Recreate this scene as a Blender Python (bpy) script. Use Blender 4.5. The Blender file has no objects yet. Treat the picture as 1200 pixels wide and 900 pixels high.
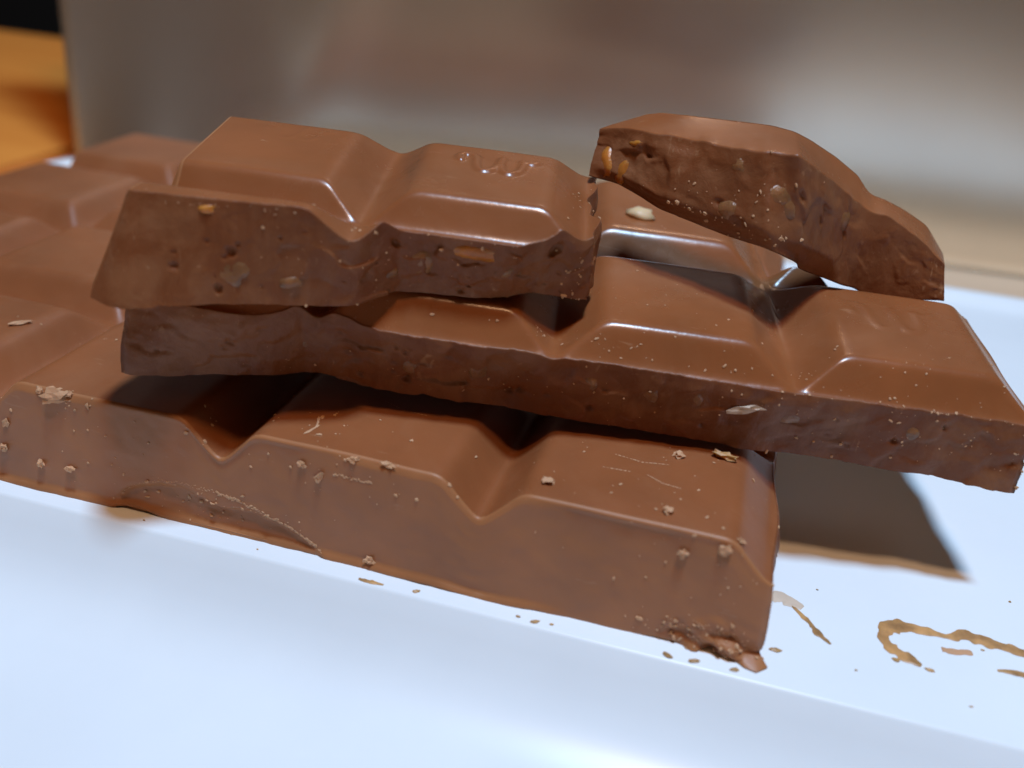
import bpy, bmesh, math, random
import numpy as np
from mathutils import Matrix, Vector, Euler

MM = 0.001
sc = bpy.context.scene
col = sc.collection

# ------------------------------------------------------------------ camera
F_PX = 1089.2
YAW, PITCH, ROLL = 0.22614, -0.47087, 0.09138
cam_d = bpy.data.cameras.new('camera')
cam = bpy.data.objects.new('camera', cam_d); col.objects.link(cam)
cam_d.sensor_fit = 'HORIZONTAL'; cam_d.sensor_width = 36.0
cam_d.lens = F_PX / 1200.0 * 36.0
cam_d.clip_start = 0.002; cam_d.clip_end = 20
CAM_R = (Matrix.Rotation(YAW, 3, 'Z') @ Matrix.Rotation(math.pi/2 + PITCH, 3, 'X') @ Matrix.Rotation(ROLL, 3, 'Z'))
cam.matrix_world = Matrix.Translation(Vector((4.1236, -72.7766, 54.8246)) * MM) @ CAM_R.to_4x4()
cam_d.dof.use_dof = True
cam_d.dof.focus_distance = 0.090
cam_d.dof.aperture_fstop = 19.0
sc.camera = cam

# ------------------------------------------------------------------ light of the room
world = bpy.data.worlds.new('World'); sc.world = world; world.use_nodes = True
bg = world.node_tree.nodes['Background']
bg.inputs['Color'].default_value = (0.052, 0.029, 0.016, 1); bg.inputs['Strength'].default_value = 1.0

def lamp(name, direction, dist, radius, power, color):
    d = bpy.data.lights.new(name, 'AREA'); d.shape = 'DISK'; d.size = radius*2
    d.energy = power; d.color = color
    o = bpy.data.objects.new(name, d); col.objects.link(o)
    v = Vector(direction).normalized()
    o.location = v*dist
    o.rotation_euler = v.to_track_quat('Z', 'Y').to_euler()
    return o
lamp('ceiling_lamp', (0.08, -0.045, 0.99), 0.72, 0.042, 5.7, (0.43, 0.70, 1.0))
lamp('warm_lamp', (0.08, -0.19, 0.98), 0.70, 0.036, 1.55, (1.0, 0.57, 0.29))

sc.view_settings.view_transform = 'Standard'; sc.view_settings.look = 'None'
sc.view_settings.exposure = 0.0; sc.view_settings.gamma = 1.0
sc.view_settings.use_curve_mapping = False
sc.cycles.caustics_reflective = False; sc.cycles.caustics_refractive = False

# ------------------------------------------------------------------ helpers
def hash3(ix, iy, iz, seed):
    h = (ix*374761393 + iy*668265263 + iz*2147483647 + seed*1274126177) & 0xffffffff
    h = ((h ^ (h >> 13)) * 1274126177) & 0xffffffff
    h = ((h ^ (h >> 16)) * 2246822519) & 0xffffffff
    return ((h ^ (h >> 15)) & 0xffffff) / float(0xffffff)

def noise(x, y, z=0.0, seed=0):
    x, y, z = np.broadcast_arrays(np.asarray(x, float), np.asarray(y, float), np.asarray(z, float))
    ix, iy, iz = (np.floor(a).astype(np.int64) for a in (x, y, z))
    fx, fy, fz = x-ix, y-iy, z-iz
    fx, fy, fz = (a*a*a*(a*(a*6-15)+10) for a in (fx, fy, fz))
    r = 0
    for dx in (0, 1):
        for dy in (0, 1):
            for dz in (0, 1):
                w = (fx if dx else 1-fx)*(fy if dy else 1-fy)*(fz if dz else 1-fz)
                r = r + w*hash3(ix+dx, iy+dy, iz+dz, seed)
    return r*2-1

def fbm(x, y, z=0.0, seed=0, octv=4, gain=0.5):
    a, s, r = 1.0, 1.0, 0
    for k in range(octv):
        r = r + a*noise(np.asarray(x)*s, np.asarray(y)*s, np.asarray(z)*s, seed+k*17)
        a *= gain; s *= 2.03
    return r

def sstep(a, b, x):
    t = np.clip((np.asarray(x, float)-a)/(b-a), 0, 1); return t*t*(3-2*t)

def smin(a, b, k):
    h = np.clip(0.5+0.5*(b-a)/k, 0, 1)
    return b*(1-h)+a*h-k*h*(1-h)

def tag(o, label=None, cat=None, group=None, kind=None):
    if label: o['label'] = label
    if cat: o['category'] = cat
    if group: o['group'] = group
    if kind: o['kind'] = kind
    return o

def empty(name, mat=None, loc=None):
    o = bpy.data.objects.new(name, None); col.objects.link(o)
    o.empty_display_size = 0.01
    if mat is not None: o.matrix_world = mat
    if loc is not None: o.location = loc
    return o

def mesh_obj(name, verts, faces, material, parent=None, normals=None, smooth=True):
    me = bpy.data.meshes.new(name)
    faces = [tuple(int(i) for i in f) for f in faces] if not isinstance(faces, np.ndarray) else faces.tolist()
    me.from_pydata(np.asarray(verts).tolist(), [], faces)
    if smooth: me.shade_smooth()
    if normals is not None:
        me.normals_split_custom_set_from_vertices(np.asarray(normals).tolist())
    me.materials.append(material)
    o = bpy.data.objects.new(name, me); col.objects.link(o)
    if parent is not None: o.parent = parent
    return o

def vnormals(V, Q):
    a, b, c, d = (V[Q[:, k]] for k in range(4))
    n = np.cross(c-a, d-b)
    N = np.zeros_like(V)
    for k in range(4): np.add.at(N, Q[:, k], n)
    return N/np.maximum(np.linalg.norm(N, axis=1, keepdims=True), 1e-12)

def sub_mesh(name, V, N, Q, mask, material, parent):
    q = Q[mask]
    used, inv = np.unique(q, return_inverse=True)
    return mesh_obj(name, V[used]*MM, inv.reshape(q.shape), material, parent, N[used])

# ------------------------------------------------------------------ materials
def mat(name):
    m = bpy.data.materials.new(name); m.use_nodes = True
    nt = m.node_tree; b = nt.nodes['Principled BSDF']
    return m, nt, b
def nd(nt, t, **kw):
    n = nt.nodes.new(t)
    for k, v in kw.items(): setattr(n, k, v)
    return n
def tex_noise(nt, co, scale, detail=4, rough=0.55, dist=0.0):
    n = nd(nt, 'ShaderNodeTexNoise'); n.inputs['Scale'].default_value = scale
    n.inputs['Detail'].default_value = detail; n.inputs['Roughness'].default_value = rough
    n.inputs['Distortion'].default_value = dist
    nt.links.new(co, n.inputs['Vector']); return n
def ramp(nt, fac, stops):
    r = nd(nt, 'ShaderNodeValToRGB'); e = r.color_ramp.elements
    while len(e) < len(stops): e.new(0.5)
    for k, (p, c) in enumerate(stops):
        e[k].position = p; e[k].color = c if len(c) == 4 else (*c, 1)
    nt.links.new(fac, r.inputs['Fac']); return r
def mixc(nt, fac, a, b, mode='MIX'):
    m = nd(nt, 'ShaderNodeMix', data_type='RGBA', blend_type=mode)
    if isinstance(fac, (int, float)): m.inputs['Factor'].default_value = fac
    else: nt.links.new(fac, m.inputs['Factor'])
    for s, v in ((6, a), (7, b)):
        if isinstance(v, tuple): m.inputs[s].default_value = (*v, 1) if len(v) == 3 else v
        else: nt.links.new(v, m.inputs[s])
    return m.outputs[2]
def bump(nt, b, h, strength, dist, chain=None):
    n = nd(nt, 'ShaderNodeBump'); n.inputs['Strength'].default_value = strength
    n.inputs['Distance'].default_value = dist
    nt.links.new(h, n.inputs['Height'])
    if chain is not None: nt.links.new(chain.outputs['Normal'], n.inputs['Normal'])
    nt.links.new(n.outputs['Normal'], b.inputs['Normal']); return n

def chocolate(name, base, rough, dusty=0.25, fracture=False):
    m, nt, b = mat(name)
    co = nd(nt, 'ShaderNodeNewGeometry').outputs['Position']
    n1 = tex_noise(nt, co, 90, 4)
    n2 = tex_noise(nt, co, 700, 5, 0.65)
    dark = tuple(c*0.86 for c in base); lite = tuple(min(1, c*1.13) for c in base)
    c = ramp(nt, n1.outputs['Fac'], [(0.3, dark), (0.7, lite)]).outputs['Color']
    # pale specks of dust
    v = tex_noise(nt, co, 2600, 2, 0.5)
    sp = ramp(nt, v.outputs['Fac'], [(0.715, (0, 0, 0)), (0.75, (1, 1, 1))]).outputs['Color']
    patch = ramp(nt, tex_noise(nt, co, 160, 3).outputs['Fac'], [(0.45, (0, 0, 0)), (0.7, (1, 1, 1))]).outputs['Color']
    spm = nd(nt, 'ShaderNodeMath', operation='MULTIPLY'); nt.links.new(sp, spm.inputs[0]); nt.links.new(patch, spm.inputs[1])
    spk = nd(nt, 'ShaderNodeMath', operation='MULTIPLY'); nt.links.new(spm.outputs[0], spk.inputs[0]); spk.inputs[1].default_value = dusty
    c = mixc(nt, spk.outputs[0], c, (0.50, 0.27, 0.15))
    if fracture:
        w = ramp(nt, tex_noise(nt, co, 210, 5, 0.62, 0.6).outputs['Fac'], [(0.44, (0, 0, 0)), (0.62, (1, 1, 1))]).outputs['Color']
        wm = nd(nt, 'ShaderNodeMath', operation='MULTIPLY'); nt.links.new(w, wm.inputs[0]); wm.inputs[1].default_value = 0.36
        c = mixc(nt, wm.outputs[0], c, (0.33, 0.15, 0.07))
        msk = ramp(nt, tex_noise(nt, co, 170, 3, 0.6).outputs['Fac'], [(0.50, (0, 0, 0)), (0.64, (1, 1, 1))]).outputs['Color']
        mq = nd(nt, 'ShaderNodeMapping'); mq.inputs['Scale'].default_value = (1.2, 1.0, 0.6); mq.inputs['Rotation'].default_value = (0.3, 0.9, 0.2)
        nt.links.new(co, mq.inputs['Vector'])
        fl = ramp(nt, tex_noise(nt, mq.outputs[0], 760, 4, 0.6, 1.0).outputs['Fac'], [(0.60, (0, 0, 0)), (0.68, (0.55, 0.55, 0.55))]).outputs['Color']
        fm = nd(nt, 'ShaderNodeMath', operation='MULTIPLY'); nt.links.new(fl, fm.inputs[0]); nt.links.new(msk, fm.inputs[1])
        c = mixc(nt, fm.outputs[0], c, (0.46, 0.25, 0.13))
    bl = ramp(nt, tex_noise(nt, co, 55, 6, 0.7, 1.2).outputs['Fac'], [(0.48, (0, 0, 0)), (0.72, (0.22, 0.22, 0.22))]).outputs['Color']
    c = mixc(nt, bl, c, (0.36, 0.17, 0.085))
    mp0 = nd(nt, 'ShaderNodeMapping'); mp0.inputs['Scale'].default_value = (0.25, 2.2, 1.0); mp0.inputs['Rotation'].default_value = (0, 0, 0.5); nt.links.new(co, mp0.inputs['Vector'])
    sc1 = ramp(nt, tex_noise(nt, mp0.outputs[0], 900, 3, 0.6, 0.3).outputs['Fac'], [(0.69, (0, 0, 0)), (0.73, (0.35, 0.35, 0.35))]).outputs['Color']
    c = mixc(nt, sc1, c, (0.45, 0.23, 0.12))
    nt.links.new(c, b.inputs['Base Color'])
    r = nd(nt, 'ShaderNodeMapRange'); r.inputs['To Min'].default_value = rough-0.08; r.inputs['To Max'].default_value = rough+0.10
    rmix = nd(nt, 'ShaderNodeMath', operation='MULTIPLY_ADD'); nt.links.new(tex_noise(nt, co, 130, 5, 0.65).outputs['Fac'], rmix.inputs[0]); rmix.inputs[1].default_value = 0.9
    rsub = nd(nt, 'ShaderNodeMath', operation='MULTIPLY_ADD'); nt.links.new(n2.outputs['Fac'], rsub.inputs[0]); rsub.inputs[1].default_value = 0.5; rsub.inputs[2].default_value = -0.2
    nt.links.new(rsub.outputs[0], rmix.inputs[2]); nt.links.new(rmix.outputs[0], r.inputs['Value']); nt.links.new(r.outputs[0], b.inputs['Roughness'])
    b.inputs['IOR'].default_value = 1.46
    b.inputs['Subsurface Weight'].default_value = 0.12
    b.inputs['Subsurface Radius'].default_value = (0.0016, 0.0006, 0.0003)
    b.inputs['Subsurface Scale'].default_value = 1.0
    if fracture:
        b.inputs['Specular IOR Level'].default_value = 0.28
        b1 = bump(nt, b, tex_noise(nt, co, 420, 6, 0.65, 0.4).outputs['Fac'], 0.30, 0.0006)
        mp = nd(nt, 'ShaderNodeMapping'); mp.inputs['Scale'].default_value = (1.0, 1.0, 0.28); mp.inputs['Rotation'].default_value = (0.2, 0.5, 0.3)
        nt.links.new(co, mp.inputs['Vector'])
        bump(nt, b, tex_noise(nt, mp.outputs[0], 1500, 4, 0.6).outputs['Fac'], 0.22, 0.0002, b1)
    else:
        bump(nt, b, n2.outputs['Fac'], 0.10, 0.00025)
    return m

CH = (0.275, 0.087, 0.028)
M = {}
M['top'] = chocolate('milk_chocolate_glossy', CH, 0.245, 0.15)
M['matte'] = chocolate('milk_chocolate_matte', CH, 0.42, 0.45)
M['wall'] = chocolate('milk_chocolate_moulded_side', (0.385, 0.152, 0.058), 0.46, 0.25)  # same chocolate, albedo raised to make up for weak light on upright faces
M['frac'] = chocolate('milk_chocolate_fracture', (0.195, 0.060, 0.020), 0.40, 0.8, True)
M['crumb'] = chocolate('chocolate_crumb', (0.60, 0.325, 0.175), 0.7, 0.3)

def simple(name, base, rough, var=0.12, scale=300, sss=0.0, metal=0.0, bstr=0.0, bscale=500):
    m, nt, b = mat(name)
    co = nd(nt, 'ShaderNodeNewGeometry').outputs['Position']
    n1 = tex_noise(nt, co, scale, 5)
    c = ramp(nt, n1.outputs['Fac'], [(0.3, tuple(x*(1-var) for x in base)), (0.7, tuple(min(1, x*(1+var)) for x in base))])
    nt.links.new(c.outputs['Color'], b.inputs['Base Color'])
    b.inputs['Roughness'].default_value = rough; b.inputs['Metallic'].default_value = metal
    if sss:
        b.inputs['Subsurface Weight'].default_value = sss
        b.inputs['Subsurface Radius'].default_value = (0.003, 0.0014, 0.0005); b.inputs['Subsurface Scale'].default_value = 1
    if bstr: bump(nt, b, tex_noise(nt, co, bscale, 5).outputs['Fac'], bstr, 0.0008)
    return m
M['nut'] = simple('toffee_nut', (0.25, 0.105, 0.040), 0.36, 0.35, 500, 0.35, 0, 0.35, 900)
M['amber'] = simple('amber_toffee', (0.50, 0.16, 0.024), 0.34, 0.25, 400, 0.5, 0, 0.2, 900)
M['ceramic'] = simple('white_glazed_ceramic', (0.80, 0.835, 0.865), 0.30, 0.03, 40)
M['ceramic'].node_tree.nodes['Principled BSDF'].inputs['Specular IOR Level'].default_value = 0.28
M['smear'] = simple('chocolate_smear', (0.52, 0.265, 0.10), 0.40, 0.50, 420, 0.2)
M['film'] = simple('cocoa_butter_film', (0.66, 0.52, 0.40), 0.45, 0.12, 300)
M['almond'] = simple('pale_nut', (0.70, 0.48, 0.27), 0.5, 0.1, 500, 0.2)
M['foil'] = simple('silver_foil', (0.97, 0.87, 0.74), 0.26, 0.05, 30, 0, 0.95)
M['dark'] = simple('room_darkness_black', (0.006, 0.006, 0.005), 0.9, 0.2, 5)  # darkness of the room put into the base colour

def wood(name, deep, lite):
    m, nt, b = mat(name)
    co = nd(nt, 'ShaderNodeNewGeometry').outputs['Position']
    mp = nd(nt, 'ShaderNodeMapping'); mp.inputs['Scale'].default_value = (3, 40, 40); nt.links.new(co, mp.inputs['Vector'])
    n1 = tex_noise(nt, mp.outputs[0], 3, 6, 0.6, 0.8)
    c = ramp(nt, n1.outputs['Fac'], [(0.3, deep), (0.7, lite)])
    nt.links.new(c.outputs['Color'], b.inputs['Base Color']); b.inputs['Roughness'].default_value = 0.45
    return m
M['wood'] = wood('light_wood', (0.62, 0.42, 0.27), (0.78, 0.56, 0.38))
M['orange_wood'] = wood('orange_wood', (0.80, 0.24, 0.034), (0.94, 0.33, 0.055))

# ------------------------------------------------------------------ table, far wall
def grid_box(name, x0, x1, y0, y1, z0, z1, material, **kw):
    V = [(x, y, z) for z in (z0, z1) for y in (y0, y1) for x in (x0, x1)]
    Fc = [(0, 2, 3, 1), (4, 5, 7, 6), (0, 1, 5, 4), (2, 6, 7, 3), (0, 4, 6, 2), (1, 3, 7, 5)]
    o = mesh_obj(name, np.array(V)*MM, Fc, material, None, None, False); tag(o, **kw); return o
grid_box('table', -520, 520, -260, 262, -30, -8.5, M['wood'], kind='structure', label='light wooden table under the tray', cat='table')
grid_box('wooden_board', -520, -158, 30, 262, -8.4, -6.0, M['orange_wood'], label='orange wooden board at the left behind the tray', cat='board')
grid_box('wall', -1200, 1200, 700, 720, -700, 900, M['dark'], kind='structure', label='wall behind the table, coloured near-black for the dark of the room', cat='wall')  # backdrop added so the distance shows black; the shade is in its colour

# ------------------------------------------------------------------ the white tray
def tray():
    X0, X1 = -127.0, 112.0; YF, YB = -11.2, 92.0
    # cross-section at distance d outside the flat plateau edge: (d, z)
    front = [(0, 0), (0.15, -0.05), (0.35, -0.25), (1.5, -1.85), (2.8, -3.5), (4.2, -4.9), (6.2, -6.2), (9, -7.1), (13, -7.7), (20, -8.0), (36, -8.1), (38, -8.15), (38.3, -8.25), (37.5, -8.4)]
    other = [(0, 0), (1.5, -0.05), (3, 0.2), (4.6, 0.9), (6, 1.4), (7, 1.3), (7.6, 0.5), (7.6, -0.8), (7.3, -2.6), (6.9, -4.2), (6.6, -5.6), (6.3, -7.0), (6.0, -7.9), (5.6, -8.4)]
    n = len(front)
    # plan-view ring with rounded corners: list of (point on plateau, outward dir, weight of the front profile)
    ring = []
    R = 9.0
    def arc(cx, cy, a0, a1, k=14):
        for i in range(k+1):
            a = a0+(a1-a0)*i/k
            ring.append((cx+R*math.cos(a), cy+R*math.sin(a), math.cos(a), math.sin(a)))
    arc(X1-R, YF+R, -math.pi/2, 0); arc(X1-R, YB-R, 0, math.pi/2)
    arc(X0+R, YB-R, math.pi/2, math.pi); arc(X0+R, YF+R, math.pi, 1.5*math.pi)
    # subdivide the straight runs
    dense = []
    for i, p in enumerate(ring):
        q = ring[(i+1) % len(ring)]
        L = math.hypot(q[0]-p[0], q[1]-p[1]); k = max(1, int(L/4))
        for j in range(k):
            t = j/k; dense.append(tuple(p[m]*(1-t)+q[m]*t for m in range(4)))
    V = []; nr = len(dense)
    for x, y, nx, ny in dense:
        w = float(sstep(0.05, 0.95, -ny))
        for (df, zf), (do, zo) in zip(front, other):
            d = df*w+do*(1-w); z = zf*w+zo*(1-w)
            V.append((x+nx*d, y+ny*d, z))
    Fc = []
    for i in range(nr):
        j = (i+1) % nr
        for k in range(n-1): Fc.append((i*n+k, i*n+k+1, j*n+k+1, j*n+k))
    Fc.append(tuple(i*n for i in range(nr)))
    Fc.append(tuple(reversed([i*n+n-1 for i in range(nr)])))
    o = mesh_obj('tray', np.array(V)*MM, Fc, M['ceramic'])
    return o
t = tray()
tag(t, 'white glazed tray under the stacked chocolate pieces', 'tray')

# ------------------------------------------------------------------ foil sheet standing behind
def foil():
    nu, nv = 160, 60
    V = np.zeros((nu, nv, 2, 3))
    # base line of the sheet in plan: left corner to the right, curling forward at its left end
    for i in range(nu):
        u = i/(nu-1)
        bx = -146+u*345; by = 108+26*(1-math.exp(-(bx+151)/28))+0.05*(bx+151)
        for j in range(nv):
            v = j/(nv-1); z = -8.3+v*190
            lean = 0.03-0.03*u
            fold = 2.2*math.exp(-((u-0.13-0.13*v)/0.03)**2)*(0.6+0.4*v)
            dent = -15.0*math.exp(-((u-0.055)/0.045)**2)*math.exp(-(z+8)/28)
            x = bx - 10*v*(1-u)**3; y = by+(z+6)*lean - fold + dent + 3*math.sin(u*9+v*3)*v
            V[i, j, 0] = (x, y, z); V[i, j, 1] = (x-0.02, y+0.25, z)
    Vf = V.reshape(-1, 3); idx = lambda i, j, k: (i*nv+j)*2+k
    Fc = []
    for i in range(nu-1):
        for j in range(nv-1):
            Fc.append((idx(i, j, 0), idx(i+1, j, 0), idx(i+1, j+1, 0), idx(i, j+1, 0)))
            Fc.append((idx(i, j, 1), idx(i, j+1, 1), idx(i+1, j+1, 1), idx(i+1, j, 1)))
    for i in range(nu-1):
        for j in (0, nv-1):
            Fc.append((idx(i, j, 0), idx(i, j, 1), idx(i+1, j, 1), idx(i+1, j, 0)))
    for j in range(nv-1):
        for i in (0, nu-1):
            Fc.append((idx(i, j, 0), idx(i, j+1, 0), idx(i, j+1, 1), idx(i, j, 1)))
    o = mesh_obj('foil_sheet', Vf*MM, Fc, M['foil'])
    tag(o, 'blurred silvery sheet standing upright behind the tray', 'foil sheet')
foil()

# ------------------------------------------------------------------ chocolate slabs
P = 25.0; QY = 24.394; G = 8.057; H = 11.342; D = 3.822
TX = (P-G)/2; TY = (QY-G)/2

def groove(t):            # 0 in the groove, 1 on the flat, rounded at both ends
    h = np.sqrt(t*t+0.17**2)-0.06
    return smin(h, np.ones_like(h), 0.25)

def top_height(x, y, xg, yg, soft=0.15, hwx=G/2, hwy=G/2):
    hx = np.full(np.shape(x), 1.0); hy = np.full(np.shape(x), 1.0)
    for c in xg: hx = np.minimum(hx, groove(np.abs(x-c)/hwx))
    for c in yg:
        c, hw = c if isinstance(c, tuple) else (c, hwy)
        hy = np.minimum(hy, groove(np.abs(y-c)/hw))
    h = smin(hx, hy, soft)
    return H-D*1.06*(1-h)

def stroke_height(x, y, lines, width, height):
    d = np.full(np.shape(x), 1e9)
    for ln in lines:
        for (ax, ay), (bx, by) in zip(ln[:-1], ln[1:]):
            dx, dy = bx-ax, by-ay
            t = np.clip(((x-ax)*dx+(y-ay)*dy)/(dx*dx+dy*dy+1e-9), 0, 1)
            d = np.minimum(d, np.hypot(x-ax-t*dx, y-ay-t*dy))
    return height*(1-sstep(width*0.15, width, d))

def bez(p0, p1, p2, p3, n=9):
    out = []
    for i in range(n+1):
        t = i/n; a = (1-t)**3; b = 3*t*(1-t)**2; c = 3*t*t*(1-t); d = t**3
        out.append((a*p0[0]+b*p1[0]+c*p2[0]+d*p3[0], a*p0[1]+b*p1[1]+c*p2[1]+d*p3[1]))
    return out
def script_w(cx, cy, s):
    L = []
    L.append(bez((-4.6, 0.6), (-5.6, 2.6), (-3.2, 3.4), (-2.6, 1.6)))           # opening curl
    L.append(bez((-2.6, 1.6), (-2.4, -1.2), (-2.2, -2.8), (-1.2, -2.6)))
    L.append(bez((-1.2, -2.6), (0.2, -2.4), (0.6, 0.4), (0.7, 2.2)))
    L.append(bez((0.7, 2.2), (0.6, -0.6), (0.8, -2.8), (2.0, -2.6)))
    L.append(bez((2.0, -2.6), (3.4, -2.2), (3.6, 0.6), (3.4, 2.2)))
    L.append(bez((3.4, 2.2), (4.0, 1.5), (4.6, 1.6), (5.2, 2.2)))
    return [[(cx+a*s, cy+b*s) for a, b in l] for l in L]

def make_slab(name, M4, xg, yg, xl, xr, Fy, By, step, wrow, side_fn, seg_mat, mats, emboss=None, zfn=None, hwx=G/2, crange=(-9, 9), rrange=(-9, 9)):
    """side_fn(side, x, y, arc, s) -> outward offset (mm); s runs 0 top edge .. 1 bottom edge"""
    width = max(xr(v)-xl(v) for v in (0, .5, 1))
    xs = np.linspace(xl(0), xr(0), 40); depth = max(By(x)-Fy(x) for x in xs)
    nu = int(width/step)+1; nv = int(depth/step)+1
    u = np.linspace(0, 1, nu)[:, None]; v = np.linspace(0, 1, nv)[None, :]
    X = np.array([xl(t) for t in v[0]])[None, :]*(1-u)+np.array([xr(t) for t in v[0]])[None, :]*u
    Y = Fy(X)*(1-v)+By(X)*v
    Z = top_height(X, Y, xg, yg, hwx=hwx)
    Z = Z+0.05*fbm(X/9, Y/9, 0, 5, 2)
    if emboss is not None: Z = Z+emboss(X, Y)
    if zfn is not None: Z = Z+zfn(X, Y)
    V = [np.stack([X, Y, Z], -1).reshape(-1, 3)]
    ii = np.arange(nu*nv).reshape(nu, nv)
    Qt = np.stack([ii[:-1, :-1], ii[1:, :-1], ii[1:, 1:], ii[:-1, 1:]], -1).reshape(-1, 4)
    cx = X[:-1, :-1]*0.25+X[1:, :-1]*0.25+X[1:, 1:]*0.25+X[:-1, 1:]*0.25
    cy = Y[:-1, :-1]*0.25+Y[1:, :-1]*0.25+Y[1:, 1:]*0.25+Y[:-1, 1:]*0.25
    segc = np.clip(np.round(cx/P), *crange).astype(int).ravel(); segr = np.clip(np.round(cy/QY), *rrange).astype(int).ravel()
    # boundary ring
    ring = np.concatenate([ii[:, 0], ii[-1, 1:], ii[::-1, -1][1:], ii[0, ::-1][1:-1]])
    side = np.concatenate([np.zeros(nu, int), np.ones(nv-1, int), np.full(nu-1, 2), np.full(nv-2, 3)])
    rp = V[0][ring]; nring = len(ring)
    def sm(a, k=9):
        b = a.copy()
        for _ in range(k): b = (np.roll(b, 1, 0)+2*b+np.roll(b, -1, 0))/4
        return b
    tg = sm(np.roll(rp[:, :2], -1, 0)-np.roll(rp[:, :2], 1, 0), 5)
    tg /= np.linalg.norm(tg, axis=1, keepdims=True)+1e-9
    nrm = np.stack([tg[:, 1], -tg[:, 0]], -1)
    arc = np.concatenate([[0], np.cumsum(np.linalg.norm(np.diff(rp[:, :2], axis=0), axis=1))])
    rows = [ring]
    base = nu*nv
    zt = rp[:, 2]
    svals = np.concatenate([np.linspace(0, 1, wrow+1)**1.0])[1:]
    rnd = np.array([side_fn('round', s, None, None, None) for s in range(4)])[side]
    wallV = []
    # rounded shoulder
    for ph in (0.35, 0.7, 1.05, 1.4):
        wallV.append((rnd*math.sin(ph), zt-rnd*(1-math.cos(ph))))
    o0, z0 = wallV[-1]
    for s in svals:
        off = np.zeros(nring)
        for sd in range(4):
            m = side == sd
            off[m] = side_fn(sd, rp[m, 0], rp[m, 1], arc[m], s)
        zz = z0*(1-s)
        wallV.append((o0+off, zz))
    lift = side_fn('lift', rp[:, 0], rp[:, 1], arc, side)
    allr = []
    for k, (o, z) in enumerate(wallV):
        f = max(0, (k-3)/(len(wallV)-4))
        zz = z+lift*f**4
        V.append(np.stack([rp[:, 0]+nrm[:, 0]*o, rp[:, 1]+nrm[:, 1]*o, zz], -1))
        rows.append(base+np.arange(nring)); base += nring
    Qw, sw = [], []
    for a, b in zip(rows[:-1], rows[1:]):
        q = np.stack([a, b, np.roll(b, -1), np.roll(a, -1)], -1)
        Qw.append(q); sw.append(np.where(side == np.roll(side, -1), side, np.roll(side, -1)))
    Qw = np.concatenate(Qw); sw = np.concatenate(sw)
    V = np.concatenate(V); Qall = np.concatenate([Qt, Qw])
    N = vnormals(V, Qall)
    grp_seg = np.concatenate([segc*100+segr, np.full(len(Qw), 99999)])
    grp_wall = np.concatenate([np.full(len(Qt), -1), sw])
    root = empty(name, M4)
    for key in np.unique(segc*100+segr):
        if (grp_seg == key).sum() < 60: # slivers join the neighbour
            grp_seg[grp_seg == key] = key+1 if (grp_seg == key+1).any() else key-1 if (grp_seg == key-1).any() else key+100 if (grp_seg == key+100).any() else key-100
    segs = {}
    for key in np.unique(grp_seg[:len(Qt)]):
        o = sub_mesh('segment', V, N, Qall, grp_seg == key, seg_mat, root)
        segs[int(key)] = o
    walls = []
    for sd, (nm, mt) in enumerate(mats):
        walls.append(sub_mesh(nm, V, N, Qall, grp_wall == sd, mt, root))
    last = rows[-1]
    us = mesh_obj('underside', V[last]*MM, [tuple(range(nring))[::-1]], M['wall'], root, None, False)
    return root, walls, (rp, nrm, arc, side)

def pose(yaw, rx, ry, loc, scale):
    R = Matrix.Rotation(yaw, 3, 'Z') @ Matrix.Rotation(rx, 3, 'X') @ Matrix.Rotation(ry, 3, 'Y')
    return Matrix.Translation(Vector(loc)*MM) @ R.to_4x4() @ Matrix.Scale(scale, 4)

def pits(arc, z, lst):
    o = np.zeros(np.shape(arc))
    for a, zz, r in lst:
        d = np.hypot(arc-a, z-zz)/r
        o = o - np.where(d < 1, r*0.9*np.sqrt(np.maximum(0, 1-d*d)), 0)
    return o

def facets(x, z, seed, cell=3.2, tilt=0.28, step=0.16):
    # broken planes: every cell of a jittered lattice has its own tilt, with short cliffs between them
    x, z = np.broadcast_arrays(np.asarray(x, float), np.asarray(z, float))
    ix = np.floor(x/cell).astype(np.int64); iz = np.floor(z/cell).astype(np.int64); zero = np.zeros_like(ix)
    ds, vs = [], []
    for dx in (-1, 0, 1):
        for dz in (-1, 0, 1):
            jx, jz = ix+dx, iz+dz
            cx = (jx+0.15+0.7*hash3(jx, jz, zero, seed))*cell; cz = (jz+0.15+0.7*hash3(jx, jz, zero+1, seed))*cell
            gx = (hash3(jx, jz, zero+2, seed)*2-1)*tilt; gz = (hash3(jx, jz, zero+3, seed)*2-1)*tilt
            c0 = (hash3(jx, jz, zero+4, seed)*2-1)*step
            ds.append((x-cx)**2+(z-cz)**2*0.7); vs.append(c0+gx*(x-cx)+gz*(z-cz))
    ds = np.array(ds); vs = np.array(vs)
    w = np.exp(-(ds-ds.min(0))*3.5)
    return (w*vs).sum(0)/w.sum(0)

def fracture(x, s, seed, amp=1.0):
    z = s*9.0
    wx = x+0.5*noise(x/1.8, z/1.8, 0, seed+31); wz = z+0.5*noise(x/1.8, z/1.8, 3.3, seed+32)
    fac = facets(wx+wz*0.3, wz, seed+40)+0.5*facets(wx, wz, seed+41, 1.4, 0.25, 0.10)
    big = 0.50*noise(x/8, z/7, 0, seed)+0.16*noise(x/3.1, z/3.4, 0, seed+3)
    rid = 0.20*(1-np.abs(noise(x/3.4+z*0.12, z/7.0, 0, seed+7))*2.2)
    k = sstep(0.05, 0.55, noise(x/6, z/6, 0, seed+23))
    fine = (0.02+0.10*k)*fbm(x/0.9, z/1.3, 0, seed+11, 3)
    return amp*(big*0.7+rid*0.3+fine*0.7+fac*0.42)*np.minimum(1, s*6)

def interp(xp, fp): 
    return lambda x: np.interp(x, xp, fp)

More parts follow.
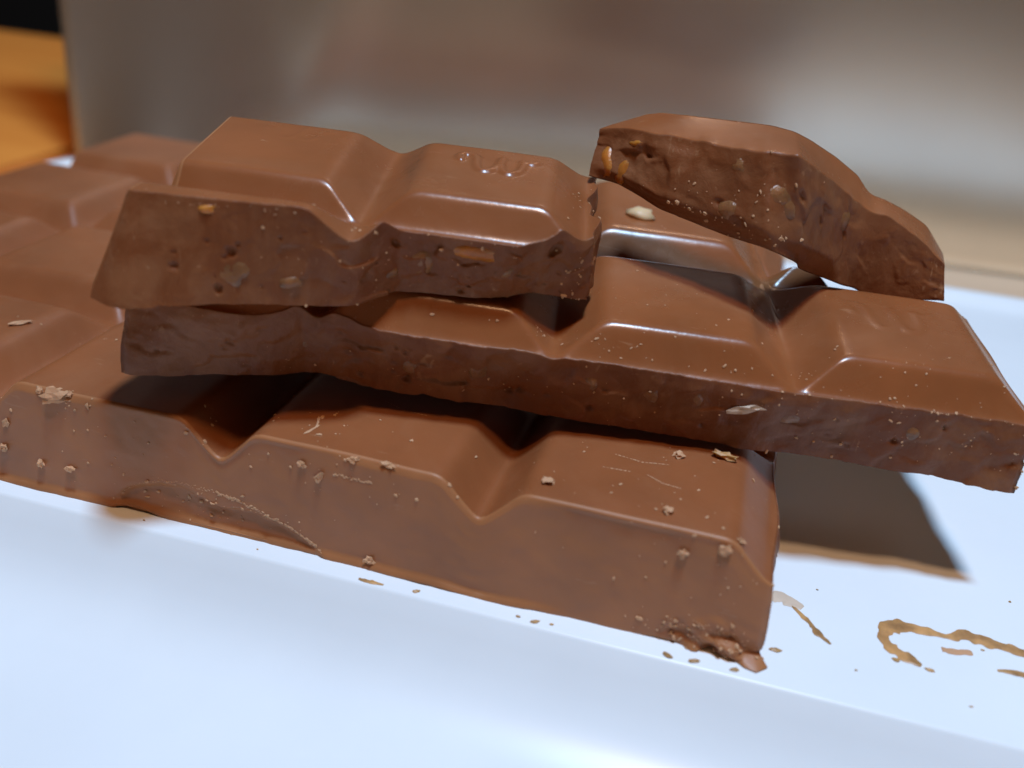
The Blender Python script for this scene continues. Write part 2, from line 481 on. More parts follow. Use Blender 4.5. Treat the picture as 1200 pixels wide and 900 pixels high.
# ---- the large bottom slab
yF0 = -TY
def F_bot(x): return yF0 + 0.10*noise(np.asarray(x)/6, 0.5, 0, 21) + 0*np.asarray(x)
def B_bot(x): return 3*QY+TY+0.4*noise(np.asarray(x)/9, 3.5, 0, 22)
def side_bot(sd, x, y, arc, s):
    if sd == 'round': return (0.38, 0.25, 0.5, 0.5)[x]
    if sd == 'lift':
        l = np.zeros(len(x)); m = s == 0
        xx = x[m]
        l[m] = 0.28*np.clip(noise(xx/2.2, 1.5, 0, 31), 0, 1)*sstep(-60, -20, xx)+0.5*np.exp(-((xx+46.5)/2.0)**2)
        return l
    z = (1-s)*H
    if sd == 0:
        o = 0.75*s + 0.22*noise(x/11, z/9, 0, 41) + 0.05*fbm(x/2.2, z/2.2, 0, 43, 3)
        o = o+0.35*sstep(0.93, 0.985, s)*sstep(-2, -10, x)            # thin lip along the base
        # shell-shaped chip low on the face, towards the left
        top = np.where(x < -41, 4.2*np.sqrt(np.clip(1-((x+41.0)/7.5)**2, 0, 1)), 4.2*np.clip(1-((x+41.0)/14.5)**2, 0, 1)**0.9)+0.14*noise(x/1.1, 0.3, 0, 44)
        chip = sstep(0.0, 0.5, top-z)*np.where(top > 0.3, 1, 0)
        o = o-chip*(0.45+0.12*noise(x/2.5, z/1.6, 0, 45)+0.05*fbm(x/0.7, z/0.7, 0, 46, 3))*(0.55+0.45*sstep(0, 3, z))
        # crumbled right foot
        cr = sstep(2.5, 9.5, x)*sstep(3.6, 0.6, z+1.0*noise(x/2, 0.7, 0, 47))
        o = o+cr*(0.6*fbm(x/1.5, z/1.2, 0, 48, 4)-0.15)
        o = o+1.3*np.exp(-((x-12.0)/0.8)**2)*sstep(1.2, 0.0, z)
        return o
    if sd == 1:
        return fracture(y, s, 51, 0.9)+0.5*s
    return 1.6*s+0.1*noise(arc/6, z/5, 0, 52)
bot, wb, rb = make_slab('chocolate_piece', Matrix.Identity(4), [-87.5, -62.5, -37.5, -12.5, 12.5], [QY*0.5, QY*1.5, QY*2.5],
    lambda v: -4*P-TX-0.3*v, lambda v: 12.35+0.25*math.sin(v*19)-0.15*math.sin(v*41), F_bot, B_bot, 0.42, 44, side_bot, M['matte'],
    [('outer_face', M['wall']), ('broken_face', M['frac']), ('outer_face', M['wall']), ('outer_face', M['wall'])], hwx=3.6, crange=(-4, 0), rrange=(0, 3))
tag(bot, 'large bottom chocolate slab lying on the white tray', 'chocolate')

# ---- the middle slab
F_mid0 = interp([-62, -56, -50, -44, -41, -39, -36, -33, -30, -24, -15, -8, -1.6, 5, 11, 20, 28, 35, 38], [-12.9, -12.6, -11.9, -11.0, -10.2, -9.4, -9.6, -10.3, -10.8, -10.9, -10.7, -10.8, -10.9, -11.0, -11.1, -11.0, -10.9, -10.9, -11.0])
def F_mid(x): return F_mid0(x)+0.16*noise(np.asarray(x)/2.1, 0.4, 0, 61)+0.07*noise(np.asarray(x)/0.6, 0.4, 0, 62)
def B_mid(x):
    x = np.asarray(x, float)
    return 36.2-21.2*sstep(12.2, 13.0, x)-2.6*sstep(18, 22, x)+0.3*noise(x/3, 0.9, 0, 63)
mid_off = interp([-62, -57, -50, -41, -38, -31, -16, 2.5, 19, 30, 38], [1.4, 1.2, 0.4, -0.7, -0.4, -0.9, -0.9, -0.2, 0.0, 0.6, 1.5])
rg = random.Random(4)
pit_mid = [(rg.uniform(2, 95), rg.uniform(1.0, 6.0), rg.choice((0.2, 0.25, 0.3, 0.42))) for _ in range(34)]
def side_mid(sd, x, y, arc, s):
    if sd == 'round': return (0.17, 0.14, 0.3, 0.17)[x]
    if sd == 'lift':
        l = np.zeros(len(x)); m = s == 0
        xx = x[m]
        l[m] = 0.45*np.exp(-((xx+37)/3.0)**2)+0.25*np.clip(noise(xx/1.6, 2.5, 0, 64), 0, 1)
        return l
    z = (1-s)*7.3
    if sd == 0:
        return mid_off(x)*s+fracture(x, s, 71, 0.75)+pits(arc, z, pit_mid)
    if sd == 1: return fracture(y, s, 72, 0.5)-0.3*s
    if sd == 3: return fracture(y, s, 73, 0.8)+1.0*s
    return fracture(x, s, 74, 0.6)
mid_pose = pose(0.18431, 0.11217, 0.03873, (-0.8050, 13.7293, 13.3663), 0.87402)
w_mid = script_w(24.2, 1.6, 0.95)
midS, wm, rm = make_slab('chocolate_piece', mid_pose, [-62.5, -37.5, -12.5, 12.5, 37.5], [(-11.1, 2.95), QY*0.5, QY*1.5],
    lambda v: -56.3+0.3*math.sin(v*17), lambda v: 36.9+0.2*math.sin(v*13), F_mid, B_mid, 0.32, 40, side_mid, M['top'],
    [('broken_face', M['frac']), ('broken_edge', M['frac']), ('broken_edge', M['frac']), ('broken_edge', M['frac'])],
    emboss=lambda X, Y: stroke_height(X, Y, w_mid, 0.85, 0.12), hwx=4.6, crange=(-2, 1), rrange=(0, 1))
tag(midS, 'long middle chocolate slab jutting out to the right over the tray', 'chocolate')

# ---- the upper slab at the left
F_tl0 = interp([-42, -35, -25, -17, -14.5, -13, -11.6, -10, -8, -5.5, -3, 0.5, 5, 8, 11, 13, 15], [-18.5, -18.1, -17.4, -16.8, -16.6, -16.4, -15.6, -14.0, -12.4, -11.9, -12.05, -12.1, -11.9, -10.9, -9.2, -7.8, -7.0])
def F_tl(x): return F_tl0(x)+0.10*noise(np.asarray(x)/1.7, 0.4, 0, 81)+0.05*noise(np.asarray(x)/0.5, 0.4, 0, 82)
def B_tl(x): return TY+3.6+0.3*noise(np.asarray(x)/3, 0.9, 0, 83)
tl_off = interp([-42, -36, -33, -27, -17, -13.7, -5, 0.5, 4, 7, 10, 14], [6.4, 5.7, 4.3, 2.4, 0.6, -0.1, -0.9, -1.3, -2.2, -2.2, -0.8, 0.6])
rg = random.Random(9)
pit_tl = [(rg.uniform(2, 50), rg.uniform(0.8, 7.0), rg.choice((0.18, 0.22, 0.28, 0.36))) for _ in range(26)]
pit_tl += [(46.6, 6.6, 0.85), (28.4, 6.7, 0.55), (10.3, 4.4, 0.5), (9.0, 1.2, 0.5)]
def side_tl(sd, x, y, arc, s):
    if sd == 'round': return (0.17, 0.12, 0.4, 0.5)[x]
    if sd == 'lift':
        l = np.zeros(len(x)); m = s == 0
        xx = x[m]
        l[m] = 0.9*np.exp(-((xx-8.5)/3.0)**2)+0.12*np.clip(noise(xx/1.6, 2.5, 0, 84), 0, 1)
        return l
    z = (1-s)*8.5
    if sd == 0:
        k = 0.35+0.65*sstep(-26, -12, x)
        return tl_off(x)*s+fracture(x, s, 91, 0.8)*k+pits(arc, z, pit_tl)
    if sd == 1: return fracture(y, s, 92, 0.9)+0.3*s
    if sd == 3: return 4.8*s+0.08*noise(y/4, z/3, 0, 93)
    return fracture(x, s, 94, 0.6)
tl_pose = pose(0.19154, 0.11322, 0.03012, (-19.5200, 10.7707, 24.3534), 0.77836)
w_tl = script_w(0.8, 2.2, 0.95); w_tl2 = script_w(-P+0.8, 4.6, 0.8)
tlS, wt, rt = make_slab('chocolate_piece', tl_pose, [-12.5, 12.5], [(-QY*0.5+0.3, 3.3), QY*0.5],
    lambda v: -P-TX-1.9*(1-sstep(0.0, 0.3, v)), lambda v: 13.3+0.5*math.sin(v*9)-0.3*math.sin(v*23)-0.4*v, F_tl, B_tl, 0.22, 64, side_tl, M['top'],
    [('broken_face', M['frac']), ('broken_edge', M['frac']), ('broken_edge', M['frac']), ('outer_face', M['wall'])],
    emboss=lambda X, Y: stroke_height(X, Y, w_tl, 0.85, 0.36)+stroke_height(X, Y, w_tl2, 0.6, 0.06), hwx=4.7, crange=(-1, 0), rrange=(-1, 0))
tag(tlS, 'upper left chocolate slab of two whole squares, a curly W on one', 'chocolate')

# ---- the small piece leaning at the right
def small_piece():
    FT = np.array([(-10.93, 21.38, 36.02), (-8.05, 20.23, 36.61), (-3.22, 18.3, 36.79), (1.72, 16.32, 36.97), (4.08, 15.38, 37.1), (5.27, 14.9, 37.29), (8.33, 14.54, 37.41), (10.0, 16.73, 36.09), (13.0, 20.67, 33.69), (15.98, 24.58, 31.21), (17.13, 25.01, 30.66), (18.32, 25.3, 30.59), (20.22, 25.76, 29.79), (23.02, 26.45, 27.89), (25.44, 27.04, 26.01)])
    BT = np.array([(-6.56, 22.3, 37.78), (-5.16, 22.3, 38.13), (-1.8, 22.3, 38.23), (2.34, 22.3, 38.28), (4.38, 22.3, 38.31), (5.6, 22.3, 38.31), (7.76, 22.3, 38.03), (9.47, 23.38, 37.24), (12.36, 25.5, 35.54), (15.08, 27.5, 33.6), (16.74, 28.72, 31.6), (18.37, 29.69, 31.16), (20.75, 30.46, 30.14), (23.48, 31.35, 28.66), (26.03, 32.19, 25.7)])
    FB = np.array([(-11.09, 19.07, 31.67), (-8.17, 17.91, 30.91), (-3.48, 16.03, 29.64), (2.6, 13.6, 28.87), (5.83, 12.31, 28.73), (7.81, 11.52, 28.57), (10.99, 16.04, 26.3), (13.37, 19.18, 24.87), (15.37, 21.8, 23.78), (16.92, 23.84, 22.97), (18.12, 24.42, 22.41), (19.2, 24.69, 22.23), (20.94, 25.12, 22.2), (23.62, 25.77, 22.27), (26.26, 26.42, 22.42)])
    BB = BT.copy(); BB[:, 2] = np.maximum(FB[:, 2]+0.6, BT[:, 2]-9.0); BB[:, 2] = np.minimum(BB[:, 2], BT[:, 2]-1.0)
    org = np.array([22.0, 29.0, 22.6])
    t0 = np.concatenate([[0], np.cumsum(np.linalg.norm(np.diff(FT, axis=0), axis=1))])
    n = 190; t = np.linspace(0, t0[-1], n)
    def dens(A, k):
        B = np.stack([np.interp(t, t0, A[:, c]) for c in range(3)], -1)
        for _ in range(k): B[1:-1] = (B[:-2]+2*B[1:-1]+B[2:])/4
        return B
    A, Bk, C, Dk = dens(FT, 3), dens(BT, 5), dens(FB, 4), dens(BB, 8)
    A0 = A.copy(); A[:, 2] += 0.10*noise(t/1.3, 0.2, 0, 101); A[:, 1] += 0.3*noise(t/2.1, 0.6, 0, 102)
    tgp = np.gradient(A[:, :2], axis=0)
    for _ in range(30): tgp[1:-1] = (tgp[:-2]+2*tgp[1:-1]+tgp[2:])/4
    tgp /= np.linalg.norm(tgp, axis=1, keepdims=True)
    nt_, nf, nb, nu_ = 26, 46, 14, 14
    rowsV = []
    for i in range(nt_+1):                   # back to front over the top, softly rounded at the back
        s = i/nt_; Pt = Bk*(1-s)+A0*s+(A-A0)*s**8; rowsV.append(Pt)
    for i in range(1, nf+1):                 # down the broken face
        s = i/nf; Pt = A*(1-s)+C*s; z = s*9
        lump = fracture(t, s, 111, 0.9)+0.5*noise(t/5, s*1.5, 0, 112)*np.sin(s*math.pi)
        pk = pits(t, z, [(6.0, 3, 0.4), (13.5, 5.5, 0.45), (15.2, 6.8, 0.55), (21, 3.0, 0.5), (24.5, 4, 0.4), (31, 4, 0.35)])
        dn = np.stack([tgp[:, 1], -tgp[:, 0], 0*t-0.1], -1)
        und = -1.5*sstep(0.72, 1.0, s)*sstep(-0.5, 3.0, t)*sstep(30, 24, t)
        Pt = Pt+dn*und[:, None]
        Pt = Pt+dn*((lump+pk)*min(1, s*6)*(1-0.6*s))[:, None]; rowsV.append(Pt)
    for i in range(1, nu_+1):
        s = i/nu_; Pt = rowsV[nt_+nf]*(1-s)+Dk*s; Pt = Pt+np.array([0, 0, 1.0])[None]*(0.35*math.sin(s*math.pi)+0.1*noise(t/3, s*3, 0, 113))[:, None]; rowsV.append(Pt)
    for i in range(1, nb):
        s = i/nb; Pt = Dk*(1-s)+Bk*s; Pt = Pt+np.array([0, 1.0, 0])[None]*(1.1*math.sin(s*math.pi)+0.15*noise(t/3, s*3, 0, 114))[:, None]; rowsV.append(Pt)
    R = len(rowsV); V = (np.concatenate(rowsV)-org)
    ids = np.arange(R*n).reshape(R, n); nxt = np.roll(ids, -1, 0)
    Q = np.stack([ids[:, :-1], nxt[:, :-1], nxt[:, 1:], ids[:, 1:]], -1)
    rr = np.repeat(np.arange(R)[:, None], n-1, 1).ravel(); cc = np.repeat(np.arange(n-1)[None], R, 0).ravel()
    Q = Q.reshape(-1, 4); N = vnormals(V, Q)
    root = empty('chocolate_piece', None, Vector(org)*MM)
    istop = (rr < nt_) | (rr >= nt_+nf+nu_)
    gx = np.interp(17.4, FT[:, 0], t0)
    left = t[cc] < gx
    sub_mesh('segment', V, N, Q, istop & left, M['top'], root)
    sub_mesh('segment', V, N, Q, istop & ~left, M['top'], root)
    fr = sub_mesh('broken_face', V, N, Q, (rr >= nt_) & (rr < nt_+nf), M['frac'], root)
    sub_mesh('underside', V, N, Q, (rr >= nt_+nf) & (rr < nt_+nf+nu_), M['wall'], root)
    mesh_obj('broken_edge', V[ids[:, 0]]*MM, [tuple(range(R))], M['frac'], root, None, False)
    mesh_obj('broken_edge', V[ids[:, -1]]*MM, [tuple(range(R))[::-1]], M['frac'], root, None, False)
    tag(root, 'small chocolate piece leaning at the upper right, highest of the stack', 'chocolate')
    return root, fr
tr, tr_face = small_piece()
#DETAILS
# ------------------------------------------------------------------ inclusions, crumbs, smears
from mathutils.bvhtree import BVHTree
bpy.context.view_layer.update()
def world_bvh(objs):
    vs, ps = [], []
    for o in objs:
        mw = o.matrix_world; b = len(vs)
        vs += [mw @ v.co for v in o.data.vertices]
        ps += [tuple(b+i for i in p.vertices) for p in o.data.polygons]
    return BVHTree.FromPolygons(vs, ps)
choc = [o for r in (bot, midS, tlS, tr) for o in r.children if o.name.split('.')[0] != 'underside']
BV = world_bvh(choc)
face_bv = {f: world_bvh([f]) for f in (wm[0], wt[0], tr_face)}

def frame(n, ang=0.0, ref=Vector((1, 0, 0))):
    n = n.normalized(); t = ref-n*ref.dot(n)
    t = t.normalized() if t.length > 1e-4 else n.orthogonal().normalized()
    b = n.cross(t)
    t2 = t*math.cos(ang)+b*math.sin(ang); b2 = n.cross(t2)
    return Matrix((t2, b2, n)).transposed()

def lump(sx, sy, sz, seed, sub=2, jit=0.22, freq=1.6):
    bm = bmesh.new(); bmesh.ops.create_icosphere(bm, subdivisions=sub, radius=1)
    co = np.array([v.co[:] for v in bm.verts])
    d = 1+jit*noise(co[:, 0]*freq+seed*3.1, co[:, 1]*freq, co[:, 2]*freq, seed)+jit*0.5*noise(co[:, 0]*freq*2.7, co[:, 1]*freq*2.7+seed, co[:, 2]*freq*2.7, seed+5)
    co = co*d[:, None]*np.array([sx, sy, sz])
    f = [[v.index for v in p.verts] for p in bm.faces]; bm.free()
    return co, f

def nut(face, p, a, b, ang, seed, material, proud=0.05):
    loc, nrm, _, _ = face_bv[face].find_nearest(Vector(p)*MM)
    # average the normal of the broken face a little around the spot
    acc = Vector(nrm)
    for dx, dz in ((a*.5, 0), (-a*.5, 0), (0, b*.5), (0, -b*.5)):
        h = face_bv[face].find_nearest((Vector(p)+Vector((dx, 0, dz)))*MM)
        if h[0] is not None: acc += h[1]
    nrm = acc.normalized()
    depth = 0.8
    co, f = lump(a, b, depth, seed, 3, 0.16, 1.3)
    o = mesh_obj('nut', co*MM, f, material)
    o.parent = face
    o.matrix_world = Matrix.Translation(loc+nrm*(proud-depth*0.93)*MM) @ frame(nrm, ang).to_4x4()
    return o
NU, AM = M['nut'], M['amber']
for k, (p, a, b, ang, m) in enumerate([
    ((-35.6, -7.9, 25.9), 1.7, 1.5, 0.3, NU), ((-30.8, -5.9, 25.2), 1.5, 0.8, 0.1, NU), ((-21.4, 0.7, 26.6), 2.3, 1.3, 0.25, NU),
    ((-16.9, 1.4, 27.9), 2.9, 1.2, -0.05, AM), ((-37.4, -7.9, 31.2), 1.2, 0.5, 0.0, AM), ((-24.4, -0.2, 25.4), 1.0, 1.0, 0.9, NU), ((-14.4, 2.3, 26.0), 1.3, 0.9, 0.2, NU)]):
    nut(wt[0], p, a, b, ang, 200+k, m, 0.16 if m is AM else 0.05)
for k, (p, a, b, ang, m) in enumerate([
    ((-32.4, -1.1, 17.2), 1.5, 2.2, -0.3, NU), ((-22.3, -0.1, 16.5), 1.7, 1.3, 0.3, NU), ((-15.8, 1.0, 16.8), 1.3, 1.5, 0.2, NU),
    ((-0.6, 3.7, 16.3), 1.3, 1.6, 0.4, NU), ((12.6, 6.0, 15.7), 2.8, 1.6, 0.25, NU), ((3.6, 4.0, 16.6), 1.2, 1.5, 0.3, NU), ((22.8, 7.9, 15.5), 1.3, 1.5, 0.1, NU), ((-5.8, 2.8, 16.9), 0.9, 1.2, 0.2, NU)]):
    nut(wm[0], p, a, b, ang, 230+k, m)
for k, (p, a, b, ang, m) in enumerate([
    ((-9.9, 18.7, 34.2), 1.0, 1.9, 0.2, AM), ((-8.0, 17.9, 33.6), 0.9, 1.6, -0.2, AM), ((-7.4, 17.8, 36.6), 1.0, 0.45, 0.0, AM), ((2.9, 13.3, 36.0), 1.0, 1.3, 0.2, NU),
    ((8.2, 12.9, 34.2), 1.7, 1.5, 0.4, NU), ((9.5, 14.0, 32.4), 1.3, 1.5, 0.5, NU), ((15.2, 21.3, 30.2), 1.1, 1.4, 0.3, NU), ((2.6, 13.6, 32.2), 1.3, 1.2, 0.1, NU)]):
    nut(tr_face, p, a, b, ang, 260+k, m, 0.05)

def crumb(p, a, b, h, ang, seed, label, material=None, flake=False):
    loc, nrm, _, _ = BV.find_nearest(Vector(p)*MM)
    co, f = lump(a*0.82, b*0.82, h*0.7, seed, 2, 0.60, 2.3)
    if flake: co[:, 2] += 0.35*(co[:, 0]/a)**2*h*1.5
    o = mesh_obj('chocolate_crumb', co*MM, f, material or M['crumb'], None, None, False)
    o.matrix_world = Matrix.Translation(loc+nrm*h*0.55*MM) @ frame(nrm, ang).to_4x4()
    tag(o, label, 'crumb', 'loose crumbs on the chocolate'); return o
crumb((-54.5, -8.5, 10.6), 1.35, 0.75, 0.5, 0.2, 301, 'largest pale crumb clump, on the left front of the bottom slab')
crumb((-56.1, -8.5, 10.9), 0.45, 0.4, 0.3, 0.8, 302, 'small round crumb just left of the large pale clump at the left edge')
crumb((-53.0, -8.3, 10.9), 0.45, 0.35, 0.25, 0.4, 303, 'small crumb just right of the large pale clump at the left edge')
crumb((-74.0, 12.0, 9.0), 1.9, 0.95, 0.45, 0.6, 304, 'blurred pale flake on the bottom slab at the left edge of the picture', None, True)
crumb((-67.3, 2.2, 11.2), 1.3, 0.35, 0.3, 0.8, 305, 'thin blurred sliver below the pale flake at the left edge')
crumb((7.2, 4.3, 11.2), 1.35, 0.55, 0.45, -0.15, 306, 'curled flake on the bottom slab beside its right end, under the middle slab', M['smear'], True)
crumb((3.0, 2.9, 11.2), 0.55, 0.5, 0.4, 0.3, 307, 'round crumb next to the curled flake on the bottom slab')
crumb((-7.3, -6.0, 11.2), 0.6, 0.55, 0.4, 0.7, 308, 'crumb on the ridge just right of the open groove of the bottom slab')
crumb((3.2, -6.5, 11.2), 0.5, 0.45, 0.38, 0.2, 309, 'crumb near the middle of the front ridge of the nearest square')
crumb((9.2, -7.6, 10.5), 0.42, 0.34, 0.3, 0.2, 310, 'tiny crumb at the right front corner ridge of the bottom slab')
crumb((8.3, -8.5, 10.3), 0.62, 0.55, 0.4, 0.5, 311, 'angular crumb stuck below the right front corner of the bottom slab')
crumb((5.0, -8.5, 9.0), 0.5, 0.55, 0.35, 0.9, 312, 'crumb stuck on the front side, second from the right corner')
crumb((-27.3, -8.7, 8.5), 0.7, 0.35, 0.3, 0.9, 313, 'ragged crumb stuck on the front side between the two grooves')
crumb((-24.2, -8.4, 10.9), 0.65, 0.38, 0.3, 0.0, 314, 'pale crumb on the front ridge between the two grooves')
crumb((-21.0, -8.4, 11.0), 0.75, 0.3, 0.25, -0.2, 315, 'flat flake on the front ridge left of the open groove', None, True)
crumb((-29.1, -8.6, 9.3), 0.45, 0.42, 0.3, 0.3, 316, 'round crumb on the front side below a pale scuffed ridge')
crumb((-22.3, -9.2, 0.9), 0.55, 0.45, 0.35, 0.3, 317, 'crumb at the foot of the bottom slab at the end of the chipped edge')
crumb((-56.8, -9.2, 3.0), 0.45, 0.45, 0.3, 0.1, 318, 'left of two crumbs low on the front side near the left edge')
crumb((-53.5, -9.2, 3.2), 0.65, 0.45, 0.3, 0.1, 319, 'right of two crumbs low on the front side near the left edge')
crumb((-61.0, -9.0, 3.8), 0.6, 0.45, 0.35, 0.4, 320, 'crumb on the front side cut by the left edge of the picture')
crumb((-60.4, -8.9, 6.6), 0.35, 0.75, 0.25, -0.5, 321, 'upright sliver on the front side at the left edge')
crumb((8.2, 4.9, 16.6), 1.6, 0.55, 0.30, 0.3, 322, 'pale waxy flake on the broken front of the middle slab', M['film'], True)

# tiny dust and scuff marks: too small to pick apart
rd = random.Random(77)
DV, DF = [], []
def speck(p, n, s, seed, stretch=1.0, ang=0.0, flat=0.5):
    co, f = lump(s*stretch, s, s*flat, seed, 1, 0.4, 2.0)
    R = frame(n, ang); b = len(DV)
    for c in co:
        DV.append(tuple((R @ Vector(c)+Vector(p)/MM*1.0 if False else R @ Vector(c)*MM+Vector(p))))
    DF.extend([tuple(b+i for i in q) for q in f])
def spray(center, spread, count, smin_, smax_):
    for _ in range(count):
        q = Vector([center[i]+rd.gauss(0, spread[i]) for i in range(3)])*MM
        h = BV.find_nearest(q)
        if h[0] is None: continue
        s = smin_*(smax_/smin_)**(rd.random()**1.8)
        speck(h[0]+h[1]*s*0.25*MM, h[1], s, rd.randint(0, 9999), rd.choice((1, 1, 1.3, 1.9)), rd.uniform(0, 3.1))
spray((-50, -8.8, 7), (8, .2, 3), 36, 0.05, 0.20)
spray((-26, -8.7, 9), (7, .3, 1.6), 26, 0.05, 0.20)
spray((2, -3, 11.3), (7, 5, .1), 40, 0.05, 0.18)
spray((6, -8.7, 8), (5, .2, 2.4), 24, 0.05, 0.18)
spray((-30, -4, 11.2), (5, 3, .1), 30, 0.05, 0.22)
spray((-54, -8.5, 10.7), (1.6, .4, .5), 22, 0.08, 0.30)
spray((8, 12, 22.3), (10, 4, .4), 34, 0.04, 0.14)
spray((26, 12, 22), (4, 4, .4), 26, 0.04, 0.14)
spray((-10, 3.5, 20.5), (18, .6, .5), 64, 0.04, 0.17)      # crumbly rim of the middle slab
spray((20, 8, 18.5), (10, .8, .6), 40, 0.04, 0.17)
spray((-26, -3, 27), (9, 2, 2.2), 60, 0.04, 0.17)          # broken face of the upper left slab
spray((-37, -8, 31.4), (4, .3, .15), 22, 0.04, 0.09)
spray((-9, 6, 25.5), (.8, .6, 1.6), 24, 0.04, 0.18)
spray((-10, 14, 31), (.5, 4, .8), 14, 0.05, 0.20)
spray((2, 13.5, 33), (6, 2, 1.6), 36, 0.04, 0.15)
spray((3, 13.3, 30), (5, 1, .5), 34, 0.06, 0.24)
spray((-10, 3, 16), (26, 1, 1.6), 80, 0.04, 0.15)
spray((24, 8, 15), (8, 1, 1.6), 60, 0.04, 0.17)
spray((8, -9.2, 1.6), (2.6, .4, .8), 110, 0.05, 0.24)       # crumbled foot at the right
spray((-38, -9.2, 2.6), (6, .3, 1.0), 60, 0.05, 0.26)       # chip
# a dotted scrape and a few pale streaks
for i in range(22):
    h = BV.find_nearest(Vector((-26.0+i*0.17, -8.75, 9.05+rd.uniform(-.12, .12)))*MM)
    speck(h[0], h[1], rd.uniform(.06, .14), i, 1.5, rd.uniform(0, 3))
for i in range(150):                                         # pale crumbled rim of the chip
    x = -48.3+i*0.142; tt = 4.2*math.sqrt(max(0, 1-((x+41)/7.5)**2)) if x < -41 else 4.2*max(0, 1-((x+41)/14.5)**2)**0.9
    h = BV.find_nearest(Vector((x, -9.1, tt+rd.uniform(-.12, .22)))*MM)
    speck(h[0], h[1], rd.uniform(.03, .11)*(0.6+0.8*(x > -38)), i, 1.8, rd.uniform(-.6, .6))
def streak(pts, w):
    for (a, b) in zip(pts[:-1], pts[1:]):
        for i in range(7):
            t = i/7; q = Vector([a[k]*(1-t)+b[k]*t for k in range(3)])*MM
            h = BV.find_nearest(q); d = Vector(b)-Vector(a)
            speck(h[0], h[1], w*rd.uniform(.6, 1.1), rd.randint(0, 999), 3.2, math.atan2(d.y, d.x) if abs(h[1].z) > .5 else 0, 0.25)
streak([(-2.5, 1.0, 11.3), (0.0, 0.6, 11.3), (2.6, 1.2, 11.3)], 0.07)
streak([(-3.2, -1.6, 11.3), (-0.5, -1.4, 11.3)], 0.07)
streak([(0.8, -1.4, 11.3), (2.2, -2.2, 11.3), (4.0, -2.4, 11.3)], 0.06)
streak([(-25.5, 2.0, 11.3), (-23.2, 1.0, 11.3), (-20.6, 0.9, 11.3)], 0.05)
streak([(-29.9, -3.6, 11.3), (-29.4, -5.0, 11.3), (-29.8, -6.4, 11.3)], 0.16)
dust = mesh_obj('crumb_dust', np.array(DV), DF, M['crumb'], None, None, False)
tag(dust, 'fine pale chocolate dust scattered over the broken pieces', 'dust', kind='stuff')

# the pale nut showing on the far square of the middle slab
co, f = lump(1.5, 1.4, 0.7, 401, 2, 0.35, 1.9)
h = BV.find_nearest(Vector((-6.6, 30.0, 25.5))*MM)
pn = mesh_obj('nut_chip', co*MM, f, M['almond'])
pn.matrix_world = Matrix.Translation(h[0]+h[1]*0.25*MM) @ frame(h[1]).to_4x4()
tag(pn, 'pale cream nut chip on the middle slab beneath the leaning piece', 'nut')

def ribbon(name, pts, widths, material, seed, label, z0=0.02, hgt=0.10):
    # smooth the centre line, then build a thin raised film with ragged edges
    P2 = []; n = len(pts)
    for i in range(n-1):
        p0, p1, p2, p3 = (pts[max(0, min(n-1, j))] for j in (i-1, i, i+1, i+2))
        for k in range(10):
            t = k/10
            P2.append(tuple(0.5*((2*p1[c])+(-p0[c]+p2[c])*t+(2*p0[c]-5*p1[c]+4*p2[c]-p3[c])*t*t+(-p0[c]+3*p1[c]-3*p2[c]+p3[c])*t**3) for c in (0, 1)))
    P2.append(pts[-1]); P2 = np.array(P2); m = len(P2)
    w = np.interp(np.linspace(0, 1, m), np.linspace(0, 1, len(widths)), widths)
    tg = np.gradient(P2, axis=0); tg /= np.linalg.norm(tg, axis=1, keepdims=True)+1e-9
    nn = np.stack([-tg[:, 1], tg[:, 0]], -1)
    ar = np.arange(m)
    wl = w*(1+0.35*noise(ar/3.0, 0.1, 0, seed)); wr = w*(1+0.35*noise(ar/2.6, 5.1, 0, seed+1))
    prof = [(-1.0, 0), (-0.8, 0.8), (-0.3, 1.0), (0.3, 0.7), (0.8, 0.9), (1.0, 0)]
    V = []
    for a, hh in prof:
        off = np.where(a < 0, -wl*abs(a), wr*abs(a))
        q = P2+nn*off[:, None]
        V.append(np.concatenate([q, (z0+hgt*hh*(0.6+0.4*noise(ar/4, a*3, 0, seed+2)))[:, None]], 1))
    V = np.concatenate(V); F_ = []
    for r in range(len(prof)-1):
        for i in range(m-1):
            F_.append((r*m+i, r*m+i+1, (r+1)*m+i+1, (r+1)*m+i))
    F_.append(tuple(r*m for r in range(len(prof))))
    F_.append(tuple(r*m+m-1 for r in reversed(range(len(prof)))))
    o = mesh_obj(name, V*MM, F_, material)
    tag(o, label, 'smear', 'chocolate smears on the tray'); return o
ribbon('chocolate_smear', [(26.6, -4.3), (25.2, -3.6), (24.0, -2.6), (23.6, -1.2), (24.6, 0.2), (26.6, 0.6), (29.2, 0.5), (31.2, 1.2), (33.4, 1.0), (36.0, 0.7), (39.0, 0.2)], [0.25, 0.75, 0.7, 0.5, 0.85, 0.70, 0.35, 0.80, 0.75, 0.5, 0.45], M['smear'], 501, 'hooked light brown smear on the tray at the lower right')
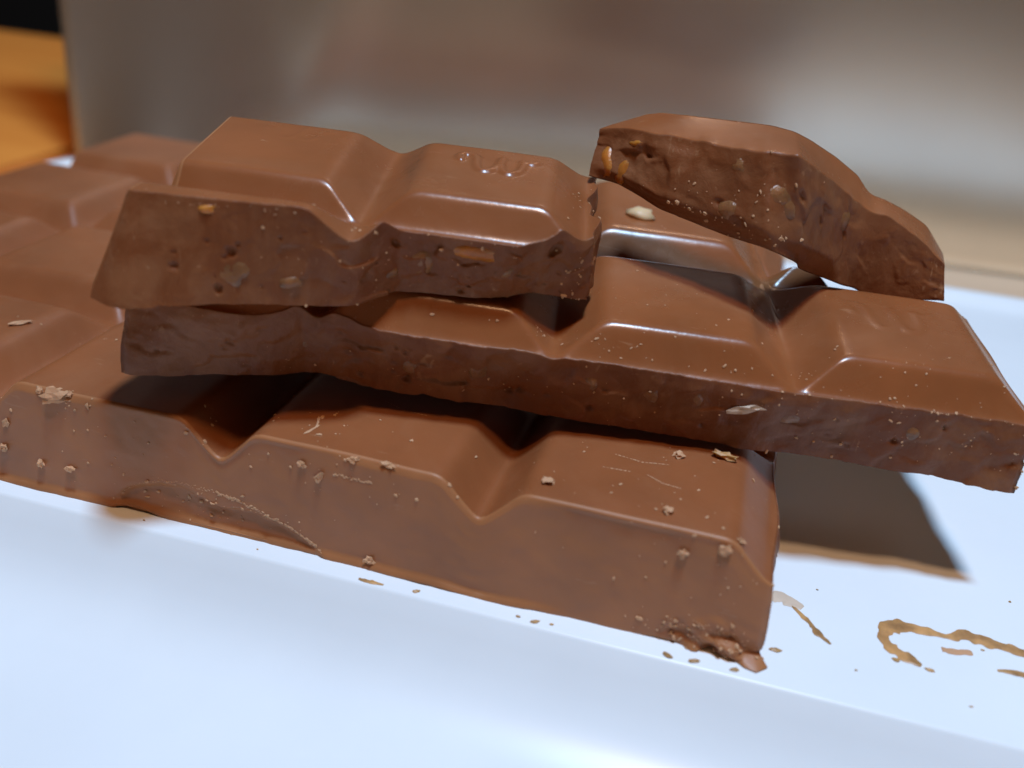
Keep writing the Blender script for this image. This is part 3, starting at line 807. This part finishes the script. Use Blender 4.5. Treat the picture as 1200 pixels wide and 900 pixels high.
ribbon('chocolate_smear', [(15.6, -0.2), (16.6, -1.4), (17.4, -2.4), (18.0, -3.4), (19.0, -4.4)], [0.1, 0.28, 0.22, 0.35, 0.1], M['smear'], 502, 'thin wavy brown streak on the tray beside the bottom slab corner')
ribbon('chocolate_smear', [(33.0, -2.6), (34.6, -2.4), (36.6, -2.6), (38.6, -2.9)], [0.15, 0.32, 0.36, 0.2], M['smear'], 503, 'short brown streak below the hooked smear at the right edge')
ribbon('chocolate_smear', [(28.6, -1.5), (29.6, -1.4), (31.2, -1.0)], [0.25, 0.42, 0.25], M['crumb'], 504, 'small flat brown flake lying inside the hooked smear')
ribbon('grease_film', [(13.6, 0.4), (15.0, 0.5), (16.6, -0.3)], [0.5, 0.9, 0.3], M['film'], 505, 'pale greasy film on the tray beside the bottom slab corner')
ribbon('chocolate_smear', [(-22.6, -10.9), (-21.4, -10.95), (-20.2, -10.9)], [0.12, 0.28, 0.1], M['smear'], 506, 'brown smudge on the tray edge below the middle of the bottom slab')
SV, SF = [], []
for i, (x, y, s) in enumerate([(14.2, -6.9, .38), (24.5, -4.4, .3), (27.2, -4.7, .3), (-17.2, -10.7, .3), (-6.2, -10.8, .28), (-4.7, -10.6, .16), (-7.7, -10.7, .14), (5.4, -10.8, .42), (7.7, -10.7, .34), (11.0, -10.6, .32), (32.2, -0.3, .14), (21, -7, .1), (30, -8, .12), (18, 3, .1), (36, 8, .14), (40, 20, .16), (-45, -10.3, .1), (-33, -10.4, .1)]):
    co, f = lump(s*1.5, s*0.8, 0.10, 600+i, 1, 0.4, 2.0); b = len(SV)
    a = rd.uniform(-.5, .5); ca, sa = math.cos(a), math.sin(a)
    SV += [((x+c[0]*ca-c[1]*sa)*MM, (y+c[0]*sa+c[1]*ca)*MM, (0.05+c[2])*MM) for c in co]
    SF += [tuple(b+k for k in q) for q in f]
sp = mesh_obj('tray_specks', SV, SF, M['smear'], None, None, False)
tag(sp, 'tiny brown chocolate specks scattered on the white tray', 'specks', kind='stuff')
